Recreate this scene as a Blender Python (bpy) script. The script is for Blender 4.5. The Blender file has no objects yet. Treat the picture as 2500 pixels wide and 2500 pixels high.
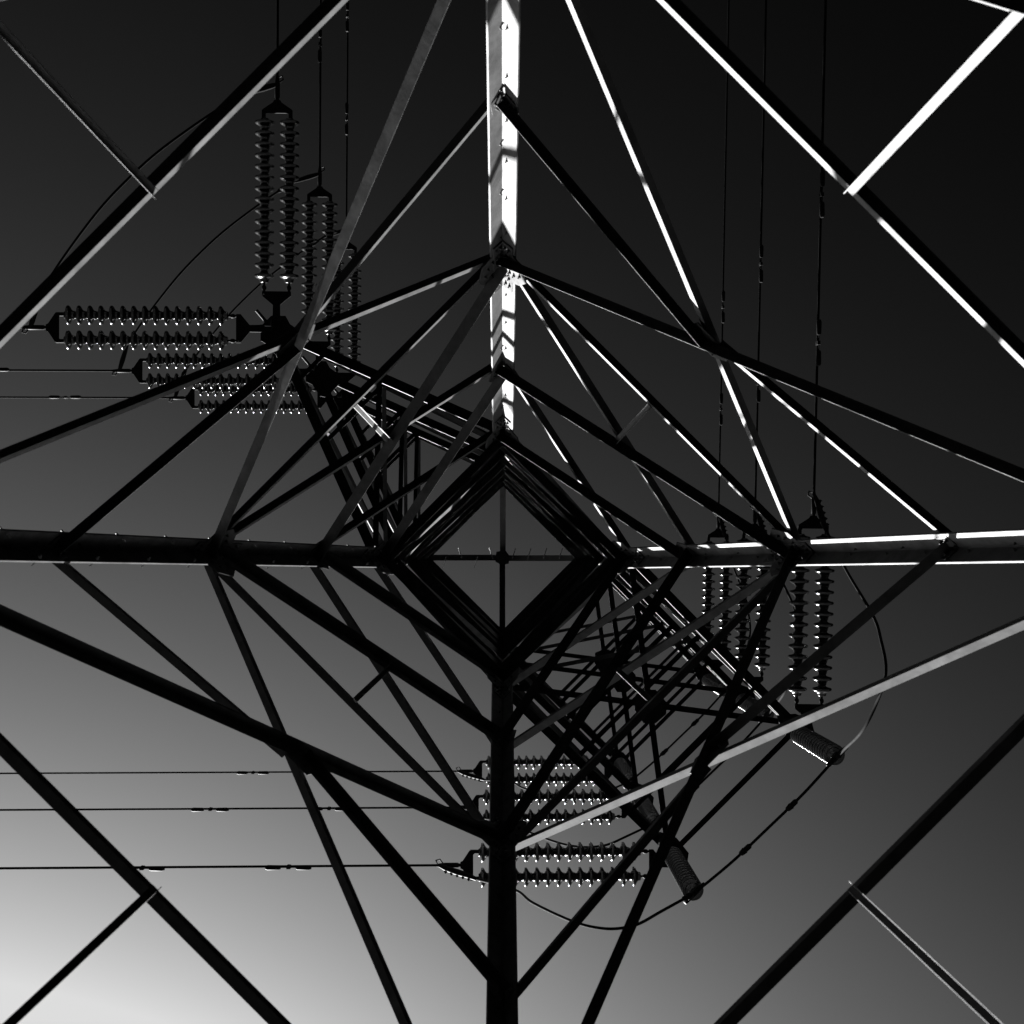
import bpy, bmesh, math, random
from mathutils import Vector, Matrix
random.seed(7)
V = Vector
scene = bpy.context.scene
col = scene.collection

# ------------------------------------------------------------------ camera
# world axes: +X = right in the picture, +Y = down in the picture, +Z = up to the sky
F = 3688.0                      # focal length in pixels of the 2500 px photograph
ZX, ZY = 1227.0, 1362.0         # where straight up falls in the photograph (an off-centre crop)
cam_data = bpy.data.cameras.new("camera")
cam = bpy.data.objects.new("camera", cam_data)
col.objects.link(cam)
cam_data.sensor_width = 36.0
cam_data.lens = 36.0 * F / 2500.0
cam_data.shift_x = (1250.0 - ZX) / 2500.0
cam_data.shift_y = (ZY - 1250.0) / 2500.0
cam_data.clip_start = 0.1
cam_data.clip_end = 12000.0
cam.location = (0, 0, 0)
cam.rotation_euler = (math.pi, 0, 0)
scene.camera = cam
cam_data.dof.use_dof = True
cam_data.dof.focus_distance = 20.5
cam_data.dof.aperture_fstop = 2.2
scene.cycles.diffuse_bounces = 0     # the film's deep blacks: no light is carried over between steel members

# ------------------------------------------------------------------ sky and sun
SUN_EL = math.radians(39.0)
SUN_AZ = math.radians(25.2)     # measured from "picture down" (+Y) towards "picture left" (-X)
S = V((-math.sin(SUN_AZ) * math.cos(SUN_EL), math.cos(SUN_AZ) * math.cos(SUN_EL), math.sin(SUN_EL)))
world = bpy.data.worlds.new("World")
scene.world = world
world.use_nodes = True
wn, wl = world.node_tree.nodes, world.node_tree.links
wn.clear()
sky = wn.new("ShaderNodeTexSky")
sky.sky_type = 'NISHITA'
sky.sun_disc = False
sky.sun_elevation = SUN_EL
sky.sun_rotation = -SUN_AZ
sky.altitude = 300
sky.air_density = 1.0
sky.dust_density = 2.5
sky.ozone_density = 1.0
sep = wn.new("ShaderNodeSeparateColor")          # black-and-white film: red filter ...
wtc = wn.new("ShaderNodeTexCoord")               # ... and polariser, which deepens the sky away from the sun
dot = wn.new("ShaderNodeVectorMath"); dot.operation = 'DOT_PRODUCT'; dot.inputs[1].default_value = S
off = wn.new("ShaderNodeMath"); off.operation = 'SUBTRACT'; off.inputs[1].default_value = 1.195
mul = wn.new("ShaderNodeMath"); mul.operation = 'MULTIPLY'; mul.inputs[1].default_value = 5.4
ex = wn.new("ShaderNodeMath"); ex.operation = 'POWER'; ex.inputs[0].default_value = math.e
powr = wn.new("ShaderNodeMath"); powr.operation = 'POWER'; powr.inputs[1].default_value = 1.6
fin = wn.new("ShaderNodeMath"); fin.operation = 'MULTIPLY'
cap = wn.new("ShaderNodeMath"); cap.operation = 'MINIMUM'; cap.inputs[1].default_value = 0.85
bg = wn.new("ShaderNodeBackground"); bg.inputs[1].default_value = 0.14
wo = wn.new("ShaderNodeOutputWorld")
wl.new(sky.outputs[0], sep.inputs[0])
wl.new(wtc.outputs["Generated"], dot.inputs[0])
wl.new(dot.outputs["Value"], off.inputs[0])
wl.new(off.outputs[0], mul.inputs[0])
wl.new(mul.outputs[0], ex.inputs[1])
wl.new(sep.outputs[0], powr.inputs[0])
wl.new(powr.outputs[0], fin.inputs[0])
wl.new(ex.outputs[0], fin.inputs[1])
wl.new(fin.outputs[0], cap.inputs[0])
wl.new(cap.outputs[0], bg.inputs[0])
wl.new(bg.outputs[0], wo.inputs[0])

sd = bpy.data.lights.new("sun", 'SUN')
sd.energy = 5.0
sd.angle = math.radians(0.53)
sd.color = (1, 1, 1)
sun = bpy.data.objects.new("sun", sd)
col.objects.link(sun)
sun.rotation_euler = S.to_track_quat('Z', 'Y').to_euler()
sun.location = S * 60

scene.view_settings.view_transform = 'Standard'
scene.view_settings.look = 'None'
scene.view_settings.exposure = 2.6
scene.view_settings.gamma = 1.0
scene.view_settings.use_curve_mapping = False

# ------------------------------------------------------------------ materials
def material(name, lo, hi, metallic, rough, scale=6.0, spec=0.5, rvar=0.08, bump=0.0, coat=0.0, wear=0.6):
    m = bpy.data.materials.new(name)
    m.use_nodes = True
    n, l = m.node_tree.nodes, m.node_tree.links
    p = n["Principled BSDF"]
    tc = n.new("ShaderNodeTexCoord")
    no = n.new("ShaderNodeTexNoise"); no.inputs["Scale"].default_value = scale
    no.inputs["Detail"].default_value = 6; no.inputs["Roughness"].default_value = 0.6
    l.new(tc.outputs["Object"], no.inputs["Vector"])
    mr = n.new("ShaderNodeMapRange")
    mr.inputs[1].default_value = 0.3; mr.inputs[2].default_value = 0.7
    mr.inputs[3].default_value = lo; mr.inputs[4].default_value = hi
    l.new(no.outputs["Fac"], mr.inputs[0])
    big = n.new("ShaderNodeTexNoise"); big.inputs["Scale"].default_value = scale * 0.28
    big.inputs["Detail"].default_value = 8; big.inputs["Roughness"].default_value = 0.7; big.inputs["Distortion"].default_value = 0.8
    l.new(tc.outputs["Object"], big.inputs["Vector"])
    wr = n.new("ShaderNodeMapRange")
    wr.inputs[1].default_value = 0.36; wr.inputs[2].default_value = 0.6
    wr.inputs[3].default_value = wear; wr.inputs[4].default_value = 1.0
    l.new(big.outputs["Fac"], wr.inputs[0])
    wm = n.new("ShaderNodeMath"); wm.operation = 'MULTIPLY'
    l.new(mr.outputs[0], wm.inputs[0]); l.new(wr.outputs[0], wm.inputs[1])
    l.new(wm.outputs[0], p.inputs["Base Color"])
    rr = n.new("ShaderNodeMapRange")
    rr.inputs[1].default_value = 0.3; rr.inputs[2].default_value = 0.7
    rr.inputs[3].default_value = rough - rvar; rr.inputs[4].default_value = rough + rvar
    l.new(no.outputs["Fac"], rr.inputs[0])
    l.new(rr.outputs[0], p.inputs["Roughness"])
    p.inputs["Metallic"].default_value = metallic
    p.inputs["Specular IOR Level"].default_value = spec
    if coat:
        p.inputs["Coat Weight"].default_value = coat
        p.inputs["Coat Roughness"].default_value = 0.08
    if bump:
        b = n.new("ShaderNodeBump"); b.inputs["Strength"].default_value = bump
        b.inputs["Distance"].default_value = 0.004
        l.new(no.outputs["Fac"], b.inputs["Height"])
        l.new(b.outputs[0], p.inputs["Normal"])
    return m

STEEL = material("galvanised_steel", 0.22, 0.38, 0.0, 0.72, scale=5.0, bump=0.15, spec=0.03, wear=0.7)
PLATE = material("galvanised_plate", 0.14, 0.25, 0.0, 0.7, scale=9.0, bump=0.1, spec=0.05)
BOLT = material("bolt_steel", 0.10, 0.20, 0.2, 0.5, scale=20.0)
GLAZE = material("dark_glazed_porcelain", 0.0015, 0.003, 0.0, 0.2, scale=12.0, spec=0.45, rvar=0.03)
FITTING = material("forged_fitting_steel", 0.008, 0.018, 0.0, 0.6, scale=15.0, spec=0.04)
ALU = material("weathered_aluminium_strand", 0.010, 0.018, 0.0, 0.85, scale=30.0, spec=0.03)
GROUND = material("dark_pasture_grass", 0.02, 0.04, 0.0, 0.95, scale=0.6, spec=0.1, rvar=0.03)
CONCRETE = material("cast_concrete", 0.22, 0.32, 0.0, 0.9, scale=4.0, spec=0.2, bump=0.2)

# ------------------------------------------------------------------ helpers
def tag(o, label=None, cat=None, group=None, kind=None):
    if label: o["label"] = label
    if cat: o["category"] = cat
    if group: o["group"] = group
    if kind: o["kind"] = kind
    return o

def empty(name, loc=(0, 0, 0), rot=None):
    o = bpy.data.objects.new(name, None)
    o.empty_display_size = 0.3
    o.location = loc
    if rot is not None: o.rotation_euler = rot
    col.objects.link(o)
    return o

class MB:
    """collects shapes and links them as one mesh object"""
    def __init__(self): self.v, self.f, self.s = [], [], []
    def add(self, vs, fs, smooth=False):
        k = len(self.v)
        self.v += [tuple(p) for p in vs]
        for q in fs:
            self.f.append(tuple(i + k for i in q)); self.s.append(smooth)
        return self
    def angle(self, p0, p1, u, v, b, t, b2=None, square=False):
        """steel angle: heel on p0-p1, one flange towards u, the other towards v"""
        b2 = b2 or b
        d = (p1 - p0).normalized()
        u = (u - d * u.dot(d)).normalized()
        v = (v - d * v.dot(d)); v = (v - u * v.dot(u)).normalized()
        k = 0.85 if square else 0.3              # rolled toes are rounded on the inside
        prof = [(0, 0), (b, 0), (b, t * k), (b - t * (1 - k), t), (t * 1.4, t), (t, t * 1.4),
                (t, b2 - t * (1 - k)), (t * k, b2), (0, b2)]
        vs = [p0 + u * x + v * y for x, y in prof] + [p1 + u * x + v * y for x, y in prof]
        n = 9
        fs = [(i, (i + 1) % n, n + (i + 1) % n, n + i) for i in range(n)]
        for q in ((0, 1, 2, 3, 4), (0, 4, 5), (0, 5, 6, 7, 8)):
            fs += [q[::-1], tuple(i + n for i in q)]
        return self.add(vs, fs)
    def prism(self, pts, h0, h1, X, Y, Z, O):
        """polygon pts (in X,Y) extruded along Z from h0 to h1"""
        n = len(pts)
        vs = [O + X * a + Y * b + Z * h0 for a, b in pts] + [O + X * a + Y * b + Z * h1 for a, b in pts]
        fs = [tuple(range(n))[::-1], tuple(range(n, 2 * n))]
        fs += [(i, (i + 1) % n, n + (i + 1) % n, n + i) for i in range(n)]
        return self.add(vs, fs)
    def tube(self, pts, r, seg=8, caps=True):
        pts = [V(p) for p in pts]
        n = len(pts)
        rs = r if isinstance(r, (list, tuple)) else [r] * n
        t0 = (pts[1] - pts[0]).normalized()
        a = t0.orthogonal().normalized()
        vs, fs = [], []
        for i, p in enumerate(pts):
            t = (pts[min(i + 1, n - 1)] - pts[max(i - 1, 0)])
            if t.length < 1e-9: t = t0
            t.normalize()
            a = (a - t * a.dot(t)).normalized()
            b = t.cross(a)
            for k in range(seg):
                w = 2 * math.pi * k / seg
                vs.append(p + (a * math.cos(w) + b * math.sin(w)) * rs[i])
        for i in range(n - 1):
            for k in range(seg):
                k2 = (k + 1) % seg
                fs.append((i * seg + k, i * seg + k2, (i + 1) * seg + k2, (i + 1) * seg + k))
        self.add(vs, fs, True)
        if caps:
            self.add([vs[k] for k in range(seg)], [tuple(range(seg))[::-1]])
            self.add([vs[(n - 1) * seg + k] for k in range(seg)], [tuple(range(seg))])
        return self
    def lathe(self, prof, O, A, seg=24):
        """profile (distance along A, radius) turned about A"""
        A = A.normalized(); a = A.orthogonal().normalized(); b = A.cross(a)
        vs, fs = [], []
        for h, r in prof:
            for k in range(seg):
                w = 2 * math.pi * k / seg
                vs.append(O + A * h + (a * math.cos(w) + b * math.sin(w)) * r)
        for i in range(len(prof) - 1):
            for k in range(seg):
                k2 = (k + 1) % seg
                fs.append((i * seg + k, i * seg + k2, (i + 1) * seg + k2, (i + 1) * seg + k))
        return self.add(vs, fs, True)
    def bolt(self, p, n, r=0.017, h=0.016):
        n = n.normalized(); a = n.orthogonal().normalized(); b = n.cross(a)
        w0 = random.random()
        pts = [(r * math.cos(w0 + k * math.pi / 3), r * math.sin(w0 + k * math.pi / 3)) for k in range(6)]
        self.prism(pts, 0, h, a, b, n, p)
        pts2 = [(0.5 * r * math.cos(k * math.pi / 3), 0.5 * r * math.sin(k * math.pi / 3)) for k in range(6)]
        return self.prism(pts2, h, h + 0.018, a, b, n, p)
    def mesh(self, name, mat):
        me = bpy.data.meshes.new(name)
        me.from_pydata(self.v, [], self.f)
        me.materials.append(mat)
        bm = bmesh.new(); bm.from_mesh(me)
        bmesh.ops.recalc_face_normals(bm, faces=bm.faces)
        bm.to_mesh(me); bm.free()
        for p, s in zip(me.polygons, self.s): p.use_smooth = s
        return me
    def build(self, name, mat, parent=None):
        o = bpy.data.objects.new(name, self.mesh(name, mat))
        col.objects.link(o)
        if parent: o.parent = parent
        return o

def spline(pts, n=10):
    pts = [V(p) for p in pts]
    out = []
    for i in range(len(pts) - 1):
        p0 = pts[max(i - 1, 0)]; p1 = pts[i]; p2 = pts[i + 1]; p3 = pts[min(i + 2, len(pts) - 1)]
        for k in range(n):
            t = k / n
            out.append(0.5 * ((2 * p1) + (p2 - p0) * t + (2 * p0 - 5 * p1 + 4 * p2 - p3) * t * t
                              + (3 * p1 - p0 - 3 * p2 + p3) * t ** 3))
    out.append(pts[-1])
    return out

# ------------------------------------------------------------------ ground
GZ = -1.6
g = MB()
R0 = 6000
g.add([V((R0 * math.cos(2 * math.pi * k / 64), R0 * math.sin(2 * math.pi * k / 64), GZ)) for k in range(64)], [tuple(range(64))])
tag(g.build("ground", GROUND), kind="structure")

# ------------------------------------------------------------------ the tower
ZW, RW, K = 20.0, 1.68, 0.35            # waist height, half diagonal there, splay of the legs
def rad(z): return RW + K * max(0.0, ZW - z)
C = {'T': V((0, -1, 0)), 'R': V((1, 0, 0)), 'B': V((0, 1, 0)), 'L': V((-1, 0, 0))}
FACES = [('T', 'R'), ('R', 'B'), ('B', 'L'), ('L', 'T')]
def zlev(p): return (RW + K * ZW) / (p / F + K)
ZM2, ZM1, Z0, Z1, Z2, Z3 = 4.9, zlev(1703), zlev(1108), zlev(722), zlev(466), ZW
HARM = [20.0, 24.6, 28.75]
ARMH = 1.9
ZTOP = 30.65
ZAPEX = 31.75
BODY = [20.0, 21.9, 24.6, 26.5, 28.75, ZTOP]
LEAN = -0.0134                          # the splayed base stands slightly off the axis of the body
def node(c, z): return C[c] * rad(z) + V((0, LEAN * max(0.0, ZW - z), z))
LB, LT = 0.195, 0.02

tower = empty("lattice_tower", (0, 0, GZ))
tag(tower, "tall galvanised steel lattice pylon seen from inside its base, looking straight up", "pylon")
tower_inv = Matrix.Translation((0, 0, -GZ))
def tpart(mb, name, mat=STEEL, parent=None):
    o = mb.build(name, mat, parent or tower)
    if parent is None: o.matrix_parent_inverse = tower_inv
    return o

# legs
for c in 'TRBL':
    i = 'TRBL'.index(c)
    nxt, prv = 'TRBL'[(i + 1) % 4], 'TRBL'[i - 1]
    un, up = (C[nxt] - C[c]), (C[prv] - C[c])
    m = MB()
    m.angle(node(c, GZ + 0.35), node(c, ZW), un, up, LB, LT, square=True)
    la, lb_ = node(c, GZ + 0.35), node(c, ZW)
    ld = (lb_ - la).normalized()
    for fl, other in ((un, up), (up, un)):
        fd = (fl - ld * fl.dot(ld)).normalized()
        nd = other - ld * other.dot(ld); nd = (nd - fd * nd.dot(fd)).normalized()
        q = 9.0
        while q < (lb_ - la).length - 0.6:
            m.bolt(la + ld * q + fd * (0.075 if fl is un else 0.05) + nd * LT, nd, 0.013, 0.011)
            q += 0.62 if fl is un else 0.8
    leg = tpart(m, "leg")
    m = MB()
    m.angle(node(c, ZW), node(c, ZTOP), un, up, 0.16, 0.018)
    tpart(m, "body_leg", parent=leg)
    # splice covers riveted inside the leg
    for zs in (Z1 + 0.05, ZW - 0.12):
        a, b = node(c, zs - 0.42), node(c, zs + 0.42)
        ins = -C[c] * (LT * 1.42 + 0.004)
        m = MB()
        m.angle(a + ins, b + ins, un, up, 0.15, 0.014)
        d = (b - a).normalized()
        for fl in (un, up):
            other = up if fl is un else un
            fd = (fl - d * fl.dot(d)).normalized()
            nd = (other - d * other.dot(d)); nd = (nd - fd * nd.dot(fd)).normalized()
            for q in range(6):
                for w in (0.055, 0.11):
                    m.bolt(a + ins + d * (0.07 + q * 0.14) + fd * (w + 0.01 * (q % 2)) + nd * 0.014, nd)
        tpart(m, "splice_cover", PLATE, leg)
    m = MB()
    fx = node(c, GZ + 0.35)
    m.lathe([(0, 0.001), (0, 0.42), (0.5, 0.36), (0.5, 0.001)], V((fx.x, fx.y, GZ - 0.1)), V((0, 0, 1)), 20)
    tpart(m, "footing", CONCRETE)

def face_frame(a, b, z0, z1):
    p, q, r = node(a, z0), node(b, z0), node(a, z1)
    n = (q - p).cross(r - p).normalized()
    if n.dot(-(C[a] + C[b])) < 0: n = -n
    return n                                  # inward normal

def member(name, p0, p1, n, style, b, t=0.01, trim=0.05, parent=None, gap=None, b2=None):
    d = (p1 - p0).normalized()
    w = n.cross(d)
    if w.z < 0: w = -w
    p0 = p0 + d * trim; p1 = p1 - d * trim
    m = MB()
    if style == 'out':
        off = -n * 0.003 - w * b * 0.25
        m.angle(p0 + off, p1 + off, w, -n, b * 0.6, t, b2 or b)      # unequal angle, long flange outwards
    elif style == 'in':
        off = n * (gap or 0.037) - w * b * 0.5
        m.angle(p0 + off, p1 + off, w, n, b, t)
    else:                                     # 'inup'
        off = n * (gap or 0.037) + w * b * 0.5
        m.angle(p0 + off, p1 + off, -w, n, b, t)
    return tpart(m, name, parent=parent)

def gusset(center, n, e1, pts, bolts, zoff=0.0215):
    e1 = (e1 - n * e1.dot(n)).normalized()
    e2 = n.cross(e1)
    if e2.z < 0: e2 = -e2
    m = MB()
    m.prism(pts, zoff, zoff + 0.012, e1, e2, n, center)
    for x, y in bolts:
        m.bolt(center + e1 * x + e2 * y + n * (zoff + 0.012), n)
    return tpart(m, "gusset_plate", PLATE)

def xcross(a0, a1, b0, b1):
    """crossing point of two coplanar segments"""
    da, db = a1 - a0, b1 - b0
    nn = da.cross(db)
    t = (b0 - a0).cross(db).dot(nn) / nn.length_squared
    return a0 + da * t

for a, b in FACES:                            # a -> b runs clockwise
    n = face_frame(a, b, ZM1, Z1)
    hv = (C[b] - C[a]).normalized()
    rev = 'inup' if (a, b) == ('B', 'L') else 'in'
    N = node
    # lowest panels, mostly outside the picture
    member("diagonal_brace", N(a, ZM2), N(b, ZM1), n, 'out', 0.12)
    member("diagonal_brace", N(b, ZM2), N(a, ZM1), n, 'in', 0.12)
    xlow = xcross(N(a, ZM2), N(b, ZM1), N(b, ZM2), N(a, ZM1))
    member("horizontal_strut", N(a, ZM2), N(b, ZM2), n, 'out', 0.11)
    member("diagonal_brace", N(a, GZ + 0.6), N(b, ZM2), n, 'out', 0.12)
    member("diagonal_brace", N(b, GZ + 0.6), N(a, ZM2), n, 'in', 0.12)
    # long strut and its hanger
    member("horizontal_strut", N(a, ZM1), N(b, ZM1), n, 'out', 0.098)
    mid = (N(a, ZM1) + N(b, ZM1)) * 0.5
    wv = n.cross(hv)
    if wv.z < 0: wv = -wv
    m = MB()
    hb = 0.06
    m.angle(xlow + n * 0.04 - hv * hb / 2, mid + n * 0.02 - wv * 0.01 - hv * hb / 2, hv, n, hb, 0.0055, 0.045)
    tpart(m, "hanger_brace")
    # first great X with its redundants
    member("diagonal_brace", N(a, ZM1), N(b, Z1), n, 'out', 0.10, b2=0.078)
    member("diagonal_brace", N(b, ZM1), N(a, Z1), n, rev, 0.112)
    x1 = xcross(N(a, ZM1), N(b, Z1), N(b, ZM1), N(a, Z1))
    member("redundant_brace", N(a, Z0), x1, n, rev, 0.105, trim=0.04)
    member("redundant_brace", N(b, Z0), x1, n, 'out', 0.08, trim=0.08)
    gusset(x1 - wv * 0.03, n, hv, [(-.2, -.12), (.2, -.12), (.24, .02), (.12, .16), (-.12, .16), (-.24, .02)],
           [(-.12, -.05), (.12, -.05), (-.1, .08), (.1, .08)])
    # strut and X above it
    member("horizontal_strut", N(a, Z1), N(b, Z1), n, 'out', 0.08)
    member("diagonal_brace", N(a, Z1), N(b, Z2), n, 'out', 0.09)
    member("diagonal_brace", N(b, Z1), N(a, Z2), n, rev, 0.13)
    x2 = xcross(N(a, Z1), N(b, Z2), N(b, Z1), N(a, Z2))
    mid1 = (N(a, Z1) + N(b, Z1)) * 0.5
    m = MB()
    m.angle(mid1 + (mid1 - x2).normalized() * 0.075 + n * 0.038 + hv * 0.03, x2 + n * 0.05 + hv * 0.03, -hv, n, 0.06, 0.007)
    tpart(m, "redundant_brace")
    member("diagonal_brace", N(a, Z2), N(b, Z3), n, 'out', 0.09)
    member("diagonal_brace", N(b, Z2), N(a, Z3), n, rev, 0.125)
    # gusset plates on the legs
    for c, s in ((a, 1), (b, -1)):
        e = hv * s
        gusset(N(c, Z1) + e * 0.02, n, e,
               [(0.02, -.30), (.24, -.25), (.36, -.02), (.30, .16), (.12, .34), (0.02, .34)],
               [(.12, -.18), (.2, -.12), (.26, -.03), (.2, .06), (.14, .15), (.1, .25)])
        gusset(N(c, Z2) + e * 0.02, n, e, [(0.02, -.2), (.16, -.16), (.24, 0), (.16, .2), (0.02, .24)],
               [(.1, -.1), (.15, 0), (.1, .12)])
        gusset(N(c, Z3) + e * 0.02, n, e, [(0.02, -.36), (.2, -.34), (.3, -.1), (.3, .16), (0.02, .2)],
               [(.1, -.25), (.15, -.15), (.2, -.02), (.1, .1)])
        gusset(N(c, Z0) + e * 0.02, n, e, [(0.02, -.1), (.14, -.08), (.16, .08), (0.02, .12)], [(.1, -.03), (.1, .05)])
        gusset(N(c, ZM1) + e * 0.02, n, e, [(0.02, -.2), (.3, -.16), (.34, .1), (.1, .3), (0.02, .3)],
               [(.12, -.1), (.22, -.05), (.25, .05), (.12, .18)])
    # prismatic body above the waist
    nb = -(C[a] + C[b]).normalized()
    for i, z in enumerate(BODY):
        big = i % 2 == 0
        member("horizontal_strut", N(a, z), N(b, z), nb, 'in', 0.135 if z == ZTOP else 0.12 if big else 0.10, trim=0.02, gap=0.02)
    for z0, z1 in zip(BODY[:-1], BODY[1:]):
        member("body_brace", N(a, z0), N(b, z1), nb, 'in' if a == 'L' else 'out', 0.07, gap=0.105)
        member("body_brace", N(b, z0), N(a, z1), nb, 'in', 0.08, gap=0.022)

# earth-wire peak
apex = V((0, 0, ZAPEX))
for c in 'TRBL':
    i = 'TRBL'.index(c)
    p = node(c, ZTOP)
    side = (C['TRBL'[(i + 1) % 4]] - C['TRBL'[i - 1]]).normalized()
    m = MB()
    m.angle(p - side * 0.055, apex + C[c] * 0.07 - side * 0.055, side, V((0, 0, 1)) + C[c] * 0.3, 0.12, 0.012)
    tpart(m, "peak_leg")
m = MB()
m.prism([(-.13, -.13), (.06, -.16), (.14, -.05), (.13, .12), (-.02, .15), (-.15, .08)], -0.10, -0.08, V((1, 0, 0)), V((0, 1, 0)), V((0, 0, 1)), apex)
m.prism([(-.08, -.08), (.08, -.08), (.08, .08), (-.08, .08)], -0.08, 0.22, V((1, 0, 0)), V((0, 1, 0)), V((0, 0, 1)), apex)
tpart(m, "peak_plate", PLATE)

# step bolts up the left leg, its body leg and two peak legs
zb = 9.0
k = 0
while zb < ZTOP - 0.2:
    e = (C['T'] - C['L']).normalized() if k % 2 else (C['B'] - C['L']).normalized()
    o_ = (C['B'] - C['L']).normalized() if k % 2 else (C['T'] - C['L']).normalized()
    base = node('L', zb) + e * 0.165 - o_ * 0.0
    m = MB()
    m.tube([base + o_ * 0.04, base - o_ * 0.055, base - o_ * 0.056], [0.009, 0.009, 0.015], 8)
    m.bolt(base + o_ * 0.035, o_, 0.017)
    tpart(m, "step_bolt", BOLT)
    zb += 0.40; k += 1
for c, s0 in (('L', 1), ('R', -1)):
    for q in range(5):
        t = 0.12 + 0.19 * q
        p = node(c, ZTOP).lerp(apex, t)
        o_ = V((0, -1, 0)) if (q % 2 == 0 or c == 'R') else V((0, 1, 0))
        m = MB()
        m.tube([p - o_ * 0.02, p + o_ * 0.20 + V((0.07 * -s0, 0, 0)), p + o_ * 0.202 + V((0.07 * -s0, 0, 0))], [0.010, 0.010, 0.018], 8)
        tpart(m, "step_bolt", BOLT)

# crossarms: pointed ones towards the inside of the line's corner, square-ended ones outside
TIP = (-3.03, -3.03)
AX = (3.92, 2.24)
def am(p0, p1, side, b, t=0.009):
    """angle with a flat flange to `side` and the other standing up"""
    m = MB(); m.angle(V(p0), V(p1), V(side), V((0, 0, 1)), b, t); return m
UP = V((0, 0, 1))
for zi, z in enumerate(HARM):
    h = V((0, 0, z))
    # ---- pointed arm
    T, L = node('T', z), node('L', z)
    Tt, Lt = node('T', z + ARMH), node('L', z + ARMH)
    tip = V((TIP[0], TIP[1], z))
    m = MB()
    inT = V((-1, 1, 0)); inL = V((1, -1, 0))
    m.angle(T + V((-.09, .03, 0)), tip + V((.02, .09, 0)), -inT, UP, 0.13, 0.011, 0.07)
    m.angle(L + V((.03, -.09, 0)), tip + V((.09, .02, 0)), -inL, UP, 0.13, 0.011, 0.07)
    m.angle(Tt + V((-.09, .03, 0)), tip + V((.04, .09, .10)), -inT, UP, 0.10, 0.009, 0.07)
    m.angle(Lt + V((.03, -.09, 0)), tip + V((.09, .04, .10)), -inL, UP, 0.10, 0.009, 0.07)
    arm = tpart(m, "crossarm")
    def P(A, f): return A.lerp(tip, 1 - f)       # f = 0 at tip, 1 at body
    dz = V((0, 0, -0.004))
    am(P(T, .45) + dz, P(L, .45) + dz, (1, 1, 0), 0.075).build("arm_brace", STEEL, arm)
    am(P(T, .45) + dz * 4, P(L, .97) + dz * 4, (1, 0, 0), 0.075).build("arm_brace", STEEL, arm)
    am(P(T, .22) + dz * 4, P(L, .22) + dz * 4, (1, 1, 0), 0.06).build("arm_brace", STEEL, arm)
    for A, At, sd in ((T, Tt, inT), (L, Lt, inL)):
        am(P(A, .45) + V((0, 0, .02)), P(At, .45), sd, 0.06).build("arm_brace", STEEL, arm)
        am(P(A, .45) + V((0, 0, .02)), P(At, .92), sd, 0.06).build("arm_brace", STEEL, arm)
        am(P(A, .22) + V((0, 0, .02)), P(At, .45), sd, 0.05).build("arm_brace", STEEL, arm)
    am(P(Tt, .45), P(Lt, .45), (1, 1, 0), 0.06).build("arm_brace", STEEL, arm)
    am(P(Tt, .45) + dz * 3, P(Lt, .97) + dz * 3, (1, 0, 0), 0.06).build("arm_brace", STEEL, arm)
    m = MB()
    X, Y = V((1, 0, 0)), V((0, 1, 0))
    m.prism([(-.17, -.03), (-.03, -.17), (.16, -.17), (.22, -.06), (.40, .06), (.42, .16), (.16, .42), (.06, .40), (-.06, .22), (-.17, .16)],
            -0.03, -0.014, X, Y, UP, tip)
    for bx, by in ((.2, .02), (.3, .08), (.02, .2), (.08, .3), (.1, .1), (-.05, -.05)):
        m.bolt(tip + V((bx, by, -.03)), -UP, 0.02)
    m.prism([(-.04, -.04), (.04, -.04), (.04, .04), (-.04, .04)], -0.16, -0.03, X, Y, UP, tip + V((-.06, -.06, 0)))
    m.tube([tip + V((-.1, -.1, -.05)), tip + V((-.22, -.24, -.05))], 0.022, 8)
    m.build("tip_plate", PLATE, arm)
    # ---- square arm
    Rn, Bn = node('R', z), node('B', z)
    Rt, Bt = node('R', z + ARMH), node('B', z + ARMH)
    A = V((AX[0], AX[1], z)); B = V((AX[1], AX[0], z))
    inR, inB = V((-1, 1, 0)), V((1, -1, 0))
    m = MB()
    h6 = V((-.055, .055, 0))
    m.angle(Rn + V((.06, 0.0, 0)) + h6, A + h6, -inR, UP, 0.12, 0.011, 0.07)
    m.angle(Bn + V((0.0, .06, 0)) - h6, B - h6, -inB, UP, 0.12, 0.011, 0.07)
    m.angle(Rt + V((.06, 0.0, 0)) + h6, A + V((-.06, -.06, .1)) + h6, -inR, UP, 0.10, 0.009, 0.07)
    m.angle(Bt + V((0.0, .06, 0)) - h6, B + V((-.06, -.06, .1)) - h6, -inB, UP, 0.10, 0.009, 0.07)
    arm = tpart(m, "crossarm")
    out = V((1, 1, 0))
    am(A + V((.02, .02, -.02)), B + V((.02, .02, -.02)), out * -1, 0.075).build("end_strut", STEEL, arm)
    am(Bn + dz + V((0, .05, 0)), A + dz, (0, -1, 0), 0.08).build("arm_brace", STEEL, arm)
    am(Rn + dz * 5 + V((.05, 0, 0)), B + dz * 5, (-1, 0, 0), 0.08).build("arm_brace", STEEL, arm)
    xa = xcross(Bn, A, Rn, B)
    f = (xa - (Rn + Bn) * .5).length / ((A + B) * .5 - (Rn + Bn) * .5).length
    pR, pB = Rn.lerp(A, f), Bn.lerp(B, f)
    am(pR + dz * 9, pB + dz * 9, out * -1, 0.08).build("arm_brace", STEEL, arm)
    f2 = 0.76
    am(Rn.lerp(A, f2) + dz * 9, Bn.lerp(B, f2) + dz * 9, out * -1, 0.055).build("arm_brace", STEEL, arm)
    pRt, pBt = Rt.lerp(A + V((-.06, -.06, .1)), f), Bt.lerp(B + V((-.06, -.06, .1)), f)
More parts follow.
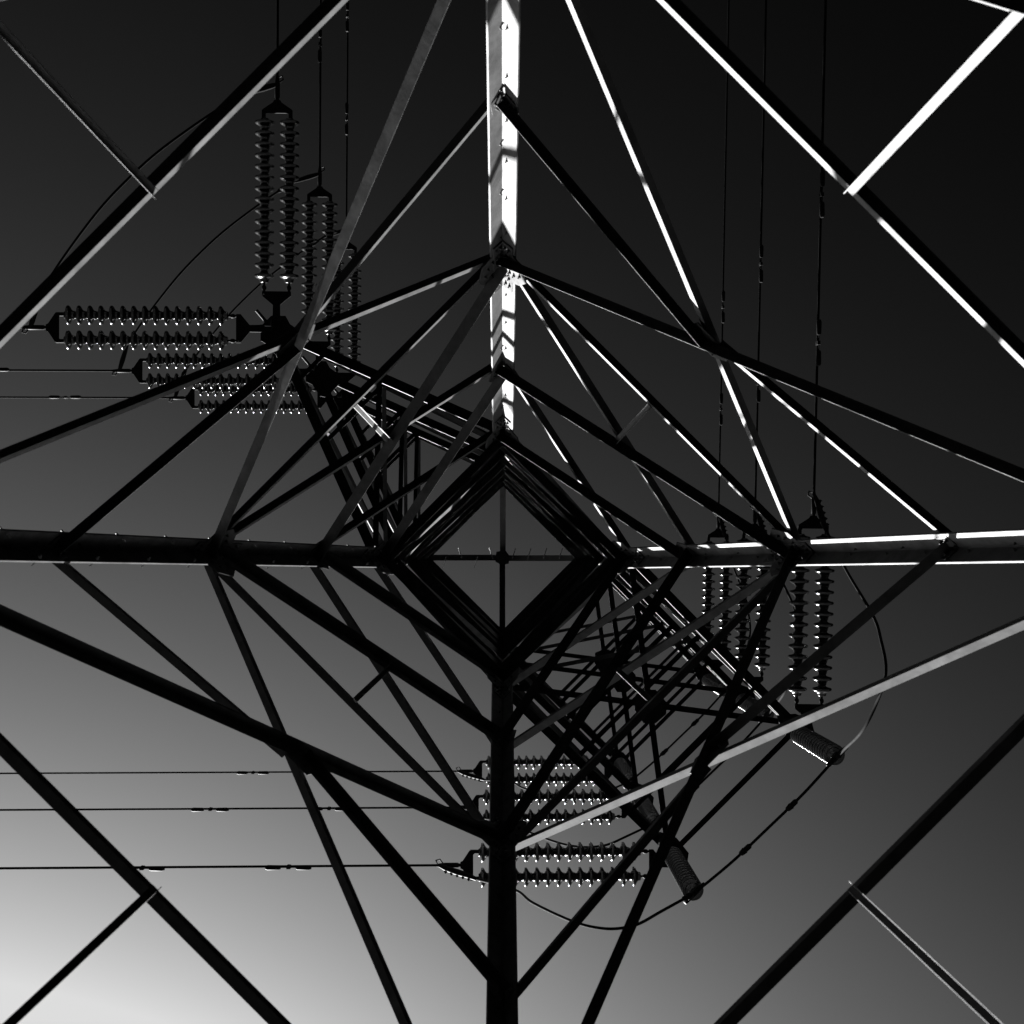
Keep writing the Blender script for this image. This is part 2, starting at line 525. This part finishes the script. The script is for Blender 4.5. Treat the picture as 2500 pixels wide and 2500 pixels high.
    am(pRt + dz * 3, pBt + dz * 3, out * -1, 0.07).build("arm_brace", STEEL, arm)
    am(pRt + dz * 6, Bt + dz * 6, (0, 1, 0), 0.06).build("arm_brace", STEEL, arm)
    for A0, q, At, sd in ((Rn, pR, pRt, inR), (Bn, pB, pBt, inB)):
        am(q + V((0, 0, .02)), At, sd, 0.06).build("arm_brace", STEEL, arm)
        top = At + (At - (A + V((-.06, -.06, .1)) if sd is inR else At - (B + V((-.06, -.06, .1))))) * 0
        am(q + V((0, 0, .02)), (Rt if sd is inR else Bt) + out * 0.1, sd, 0.06).build("arm_brace", STEEL, arm)
        am((A0.lerp(A if sd is inR else B, f2)) + V((0, 0, .02)), At, sd, 0.05).build("arm_brace", STEEL, arm)
    m = MB()
    m.prism([(-.2, -.16), (-.06, -.22), (.06, -.22), (.2, -.06), (.2, .1), (.06, .22), (-.1, .22), (-.22, .04)], -.075, -.06, X, Y, UP, xa)
    m.build("arm_gusset", PLATE, arm)
    for E, sx in ((A, 1), (B, -1)):
        ex, ey = (X, Y) if sx > 0 else (Y, X)
        m = MB()
        m.prism([(-.30, -.16), (-.05, -.18), (.16, -.10), (.20, .06), (.14, .20), (-.02, .22), (-.22, .06)], -.04, -.024, ex, ey, UP, E)
        for bx, by in ((-.2, -.1), (-.1, -.12), (0, 0), (.1, 0), (0, .12)):
            m.bolt(E + ex * bx + ey * by - UP * .04, -UP, 0.02)
        m.build("tip_plate", PLATE, arm)

# ------------------------------------------------------------------ insulators
NB, PITCH = 15, 0.1425
DISC_PROF = [(0, .02), (.0, .048), (.008, .056), (.030, .060), (.044, .070), (.056, .088), (.066, .108), (.075, .1215),
             (.083, .1265), (.091, .128), (.099, .1265), (.105, .122), (.108, .114), (.104, .104), (.112, .098), (.112, .090), (.106, .082),
             (.120, .074), (.122, .066), (.124, .058), (.134, .052), (.144, .047), (PITCH, .02)]
disc_me = MB().lathe(DISC_PROF, V((0, 0, 0)), V((1, 0, 0)), 28).mesh("insulator_disc", GLAZE)
XA, YA, ZA = V((1, 0, 0)), V((0, 1, 0)), V((0, 0, 1))
O0 = V((0, 0, 0))
SEP = 0.164
def child(me, name, parent, loc=(0, 0, 0)):
    o = bpy.data.objects.new(name, me); col.objects.link(o); o.parent = parent; o.location = loc
    return o
# shared meshes of a tension set: local +X runs away from the tower
m = MB()
m.tube([(-.06, 0, 0), (.02, 0, 0)], 0.03, 10)
m.prism([(0, -.05), (.28, -.045), (.28, .045), (0, .05)], -.014, .014, XA, YA, ZA, O0)
m.prism([(.0, -.05), (.09, -.05), (.09, .05), (0, .05)], -.03, .03, XA, YA, ZA, O0)
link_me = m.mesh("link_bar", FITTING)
m = MB()
m.prism([(.23, -.045), (.35, -.19), (.41, -.19), (.41, .19), (.35, .19), (.23, .045)], -.011, .011, XA, YA, ZA, O0)
for s in (-1, 1):
    m.bolt(V((.375, s * SEP, -.011)), -ZA, 0.02); m.bolt(V((.32, s * .06, -.011)), -ZA, 0.016)
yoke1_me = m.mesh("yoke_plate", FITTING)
m = MB()
ST = .52
e0 = ST + NB * PITCH
m.prism([(e0 + .07, -.19), (e0 + .12, -.19), (e0 + .21, -.055), (e0 + .24, -.04), (e0 + .24, .04), (e0 + .21, .055), (e0 + .12, .19), (e0 + .07, .19)], -.011, .011, XA, YA, ZA, O0)
m.prism([(e0 + .0, .17), (e0 + .11, .17), (e0 + .11, .2), (e0, .2)], -.02, .02, XA, YA, ZA, O0)
m.prism([(e0 + .0, -.2), (e0 + .11, -.2), (e0 + .11, -.17), (e0, -.17)], -.02, .02, XA, YA, ZA, O0)
for s in (-1, 1): m.bolt(V((e0 + .07, s * SEP, -.011)), -ZA, 0.02)
yoke2_me = m.mesh("yoke_plate", FITTING)
m = MB()
m.tube([(.38, 0, 0), (ST, 0, 0)], [.016, .016], 8)
m.lathe([(.42, .016), (.44, .03), (.47, .03), (.49, .016)], O0, XA, 10)
m.tube([(ST, 0, 0), (e0 + .06, 0, 0)], .014, 8)
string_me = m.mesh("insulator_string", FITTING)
CL0, CL1 = e0 + .20, e0 + .55
def clamp_mesh(sg, back):
    """compression dead end with its jumper terminal; `back` terminals lie along the string, the others stick out sideways"""
    m = MB()
    m.tube([(CL0, 0, 0), (CL0 + .06, 0, 0), (CL0 + .07, 0, 0), (CL1 - .1, 0, 0), (CL1, 0, 0)], [.02, .024, .034, .034, .02], 10)
    pts = LUG_BACK if back else LUG_SIDE
    m.tube([(x, y * sg, z) for x, y, z in pts], [.026, .036, .042, .036, .024], 10)
    for q in range(5):
        p = V((pts[1][0], pts[1][1] * sg, pts[1][2])).lerp(V((pts[3][0], pts[3][1] * sg, pts[3][2])), q / 4)
        m.bolt(p + V((0, .03 * sg, .0)), V((.1, sg, .3)), 0.024, .02)
    m.tube([(CL0 + .30, 0, .02), (CL0 + .34, .0, .04), (CL0 + .36, -.06 * sg, .03), (CL0 + .31, -.075 * sg, .02), (CL0 + .27, -.02 * sg, .02)], .011, 6)
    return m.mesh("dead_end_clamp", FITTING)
LUG_BACK = [(CL1 - .04, 0, -.01), (CL1 - .12, .03, -.05), (CL1 - .28, .07, -.12), (CL1 - .42, .10, -.19), (CL1 - .52, .13, -.26)]
LUG_SIDE = [(CL0 + .24, 0, -.01), (CL0 + .21, .07, -.04), (CL0 + .17, .17, -.08), (CL0 + .12, .29, -.13), (CL0 + .07, .40, -.19)]
clamp_me = {(s, bk): clamp_mesh(s, bk) for s in (-1, 1) for bk in (0, 1)}

SLOPE = {'up': math.radians(3.2), 'left': math.radians(2.0)}
def line_rot(kind, yaw=0.0):
    ang = (-math.pi / 2 + yaw) if kind == 'up' else (math.pi + yaw)
    return Matrix.Rotation(ang, 4, 'Z') @ Matrix.Rotation(SLOPE[kind], 4, 'Y')

LEVELS = ["lowest", "middle", "topmost"]
dead_ends = {}
def tension_set(at, kind, yaw, sg, back, label):
    root = empty("tension_insulator_set")
    root.matrix_world = Matrix.Translation(at) @ line_rot(kind, yaw)
    tag(root, label, "insulator", "double insulator strings pulling the conductors off the crossarms")
    child(link_me, "link_bar", root)
    child(yoke1_me, "yoke_plate", root)
    child(yoke2_me, "yoke_plate", root)
    for s in (-1, 1):
        st = child(string_me, "insulator_string", root, (0, s * SEP, 0))
        for q in range(NB):
            d = child(disc_me, "insulator_disc", st, (ST + q * PITCH, 0, 0))
            d.rotation_euler.x = random.uniform(0, 6.28)
    child(clamp_me[(sg, back)], "dead_end_clamp", root)
    return root.matrix_world.copy()

def conductor(M, kind, label, r=0.0175, length=180.0, start=None, group="conductors strung from the crossarms"):
    s0 = CL1 - 0.02 if start is None else start
    slope = math.tan(SLOPE[kind])
    xs = [0, .5, 1, 2, 4, 7, 11, 16, 24, 35, 50, 70, 95, 125, length]
    pts = []
    R3 = M.to_3x3()
    d = (R3 @ XA); dh = V((d.x, d.y, 0)).normalized()
    p0 = M @ V((s0, 0, 0))
    for x in xs:
        z = -slope * x + slope * x * x / (2 * length)
        pts.append(p0 + dh * x + V((0, 0, z)))
    o = MB()
    o.tube([p - p0 for p in pts], r, 10)
    ob = o.build("conductor", ALU)
    ob.location = p0
    tag(ob, label, "power line", group)
    def at(x): return p0 + dh * x + V((0, 0, -slope * x + slope * x * x / (2 * length)))
    return at, dh

# Stockbridge damper: two weights on a short strand clamped under the conductor
m = MB(); m.tube([(-.22, 0, -.075), (0, 0, -.07), (.22, 0, -.075)], .007, 6); damp_cable = m.mesh("messenger_strand", ALU)
m = MB()
m.prism([(-.025, -.02), (.025, -.02), (.025, .02), (-.025, .02)], -.085, .025, XA, YA, ZA, O0)
m.tube([(-.0, -.03, -.02), (0, .03, -.02)], .012, 8)
damp_clamp = m.mesh("damper_clamp", FITTING)
def weight(sg):
    m = MB(); m.tube([(sg * .10, 0, -.074), (sg * .12, 0, -.074), (sg * .27, 0, -.076), (sg * .30, 0, -.077)], [.022, .031, .034, .022], 12)
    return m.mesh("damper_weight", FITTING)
wts = [weight(-1), weight(1)]
def damper(pos, dh, label):
    root = empty("vibration_damper")
    yaxis = ZA.cross(dh)
    root.matrix_world = Matrix.Translation(pos) @ Matrix((dh, yaxis, ZA)).transposed().to_4x4()
    tag(root, label, "damper", "vibration dampers clamped on the conductors")
    child(damp_cable, "messenger_strand", root)
    child(damp_clamp, "damper_clamp", root)
    for w in wts: child(w, "damper_weight", root)

def jumper(pts, label, r=0.0175, sleeves=(0.06, 0.94)):
    sp = spline(pts, 10)
    p0 = sp[0]
    o = MB(); o.tube([p - p0 for p in sp], r, 10)
    ob = o.build("jumper_cable", ALU); ob.location = p0
    tag(ob, label, "cable", "jumper cables looping round the tower")
    n = len(sp)
    for s in sleeves:
        i = max(1, min(n - 4, int(s * n)))
        m = MB()
        a, b = sp[i] - p0, sp[min(i + 3, n - 1)] - p0
        d = (b - a)
        m.tube([a, a + d * .12, a + d * .5, a + d * .52, a + d * .9, a + d], [r * 1.1, r * 1.9, r * 1.9, r * 2.3, r * 1.8, r * 1.1], 10)
        m.build("sleeve", FITTING, ob)
    return ob

# suspension string for the jumper
m = MB()
m.tube([(0, 0, 0), (0, 0, -.21)], .018, 8)
m.lathe([(.0, .03), (.05, .035), (.08, .02)], O0, -ZA, 10)
m.tube([(0, 0, -.21), (0, 0, -.21 - NB * PITCH - .1)], .014, 8)
hang_me = m.mesh("hanger_link", FITTING)
m = MB()
hb = -.21 - NB * PITCH
m.prism([(-.05, -.03), (.05, -.03), (.05, .03), (-.05, .03)], hb - .12, hb - .03, XA, YA, ZA, O0)
m.tube([(-.16, 0, hb - .13), (-.08, 0, hb - .10), (.08, 0, hb - .10), (.16, 0, hb - .13)], [.022, .034, .034, .022], 10)
hclamp_me = m.mesh("suspension_clamp", FITTING)
vdisc_me = MB().lathe(DISC_PROF, O0, -ZA, 28).mesh("insulator_disc", GLAZE)
def hanging(at, label, yaw):
    root = empty("suspension_insulator_string", at)
    root.rotation_euler.z = yaw
    tag(root, label, "insulator", "insulator strings hanging from the square crossarm ends")
    child(hang_me, "hanger_link", root)
    for q in range(NB): child(vdisc_me, "insulator_disc", root, (0, 0, -.21 - q * PITCH))
    child(hclamp_me, "suspension_clamp", root)
    return at + V((0, 0, hb - .11))

YAW_UP = math.radians(0.7)
for i, z in enumerate(HARM):
    lv = LEVELS[i]
    # pointed arm, upper left
    tp = V((TIP[0], TIP[1], z - 0.03))
    MU = tension_set(tp + V((.04, -.08, 0)), 'up', YAW_UP, -1, 0, f"twin dark disc insulator strings rising from the {lv} pointed crossarm tip")
    ML = tension_set(tp + V((-.08, -.0, 0)), 'left', 0.0, 1, 0, f"twin dark disc insulator strings running left from the {lv} pointed crossarm tip")
    at, dh = conductor(MU, 'up', f"dark conductor running up the sky from the {lv} pointed crossarm")
    for k, x in enumerate((1.95, 3.85)):
        if i == 0 or (i == 1 and k == 1): continue
        damper(at(x), dh, f"{'nearer' if k == 0 else 'farther'} damper on the rising conductor of the {lv} pointed crossarm")
    at, dh = conductor(ML, 'left', f"dark conductor running left from the {lv} pointed crossarm")
    if i: damper(at(1.95), dh, f"damper on the left-running conductor of the {lv} pointed crossarm")
    ls = LUG_SIDE[-1]; s = MU @ V((ls[0], -ls[1], ls[2])); e = ML @ V(ls)
    mid = (s + e) / 2
    o1 = V((-.06, -.06, 0))
    zz = lambda f, dzz: s.lerp(e, f) + o1 * (4 * f * (1 - f)) + V((0, 0, dzz))
    jumper([s, zz(.15, -.24), zz(.35, -.47), zz(.5, -.52), zz(.65, -.47), zz(.85, -.24), e],
           f"bowed jumper cable joining the two conductors of the {lv} pointed crossarm")
    # square arm, lower right
    A2 = V((AX[0] + .12, AX[1] + .10, z - 0.04)); B2 = V((AX[1] + .10, AX[0] + .12, z - 0.04))
    MA = tension_set(A2, 'up', YAW_UP, 1, 1, f"twin dark disc insulator strings rising from the {lv} square crossarm's right corner")
    MBt = tension_set(B2, 'left', 0.0, -1, 1, f"twin dark disc insulator strings running left from the {lv} square crossarm's bottom corner")
    at, dh = conductor(MA, 'up', f"dark conductor running up the sky from the {lv} square crossarm")
    for k, x in enumerate((1.95, 3.85)):
        damper(at(x), dh, f"{'nearer' if k == 0 else 'farther'} damper on the rising conductor of the {lv} square crossarm")
    at, dh = conductor(MBt, 'left', f"dark conductor running left from the {lv} square crossarm")
    for k, x in enumerate((1.95, 3.85)):
        damper(at(x), dh, f"{'nearer' if k == 0 else 'farther'} damper on the left-running conductor of the {lv} square crossarm")
    HA = V((3.87, 2.30, z - .06)); HB = V((2.22, 3.88, z - .06))
    ea = hanging(HA, f"dark disc string hanging from the {lv} square crossarm's right corner", math.radians(-45))
    eb = hanging(HB, f"dark disc string hanging from the {lv} square crossarm's bottom corner", math.radians(-45))
    lb = LUG_BACK[-1]
    sA = MA @ V(lb); sB = MBt @ V((lb[0], -lb[1], lb[2]))
    jumper([sA, V((4.06, .155, z - 2.18)), V((4.05, .62, z - 3.46)), V((4.05, .87, z - 3.82)), V((4.05, 1.2, z - 4.04)), V((4.03, 1.56, z - 3.73)),
            V((3.95, 1.90, z - 3.41)), V((3.90, 2.17, z - 2.8)), ea],
           f"looping jumper from the rising conductor to the hanging string of the {lv} square crossarm")
    jumper([ea, ea.lerp(eb, .25) + V((.02, .02, -.05)), ea.lerp(eb, .5) + V((.02, .02, -.07)), ea.lerp(eb, .75) + V((.02, .02, -.05)), eb],
           f"straight jumper between the two hanging strings of the {lv} square crossarm", sleeves=(.3, .62))
    jumper([sB, V((.15, 4.0, z - 1.81)), V((.356, 4.0, z - 2.5)), V((.783, 4.0, z - 3.4)), V((1.087, 4.0, z - 3.7)), V((1.34, 4.0, z - 3.65)),
            V((1.52, 4.0, z - 3.44)), V((1.775, 3.97, z - 3.05)), eb],
           f"looping jumper from the left-running conductor to the hanging string of the {lv} square crossarm")

# earth wires off the peak
for kind, yaw, lab in (('up', YAW_UP, "thin earth wire running up the sky from the tower peak"),
                       ('left', 0.0, "thin earth wire running left from the tower peak")):
    Mx = Matrix.Translation(apex + V((0, 0, .1))) @ line_rot(kind, yaw)
    conductor(Mx, kind, lab, r=0.008, start=0.1, group="earth wires from the peak")
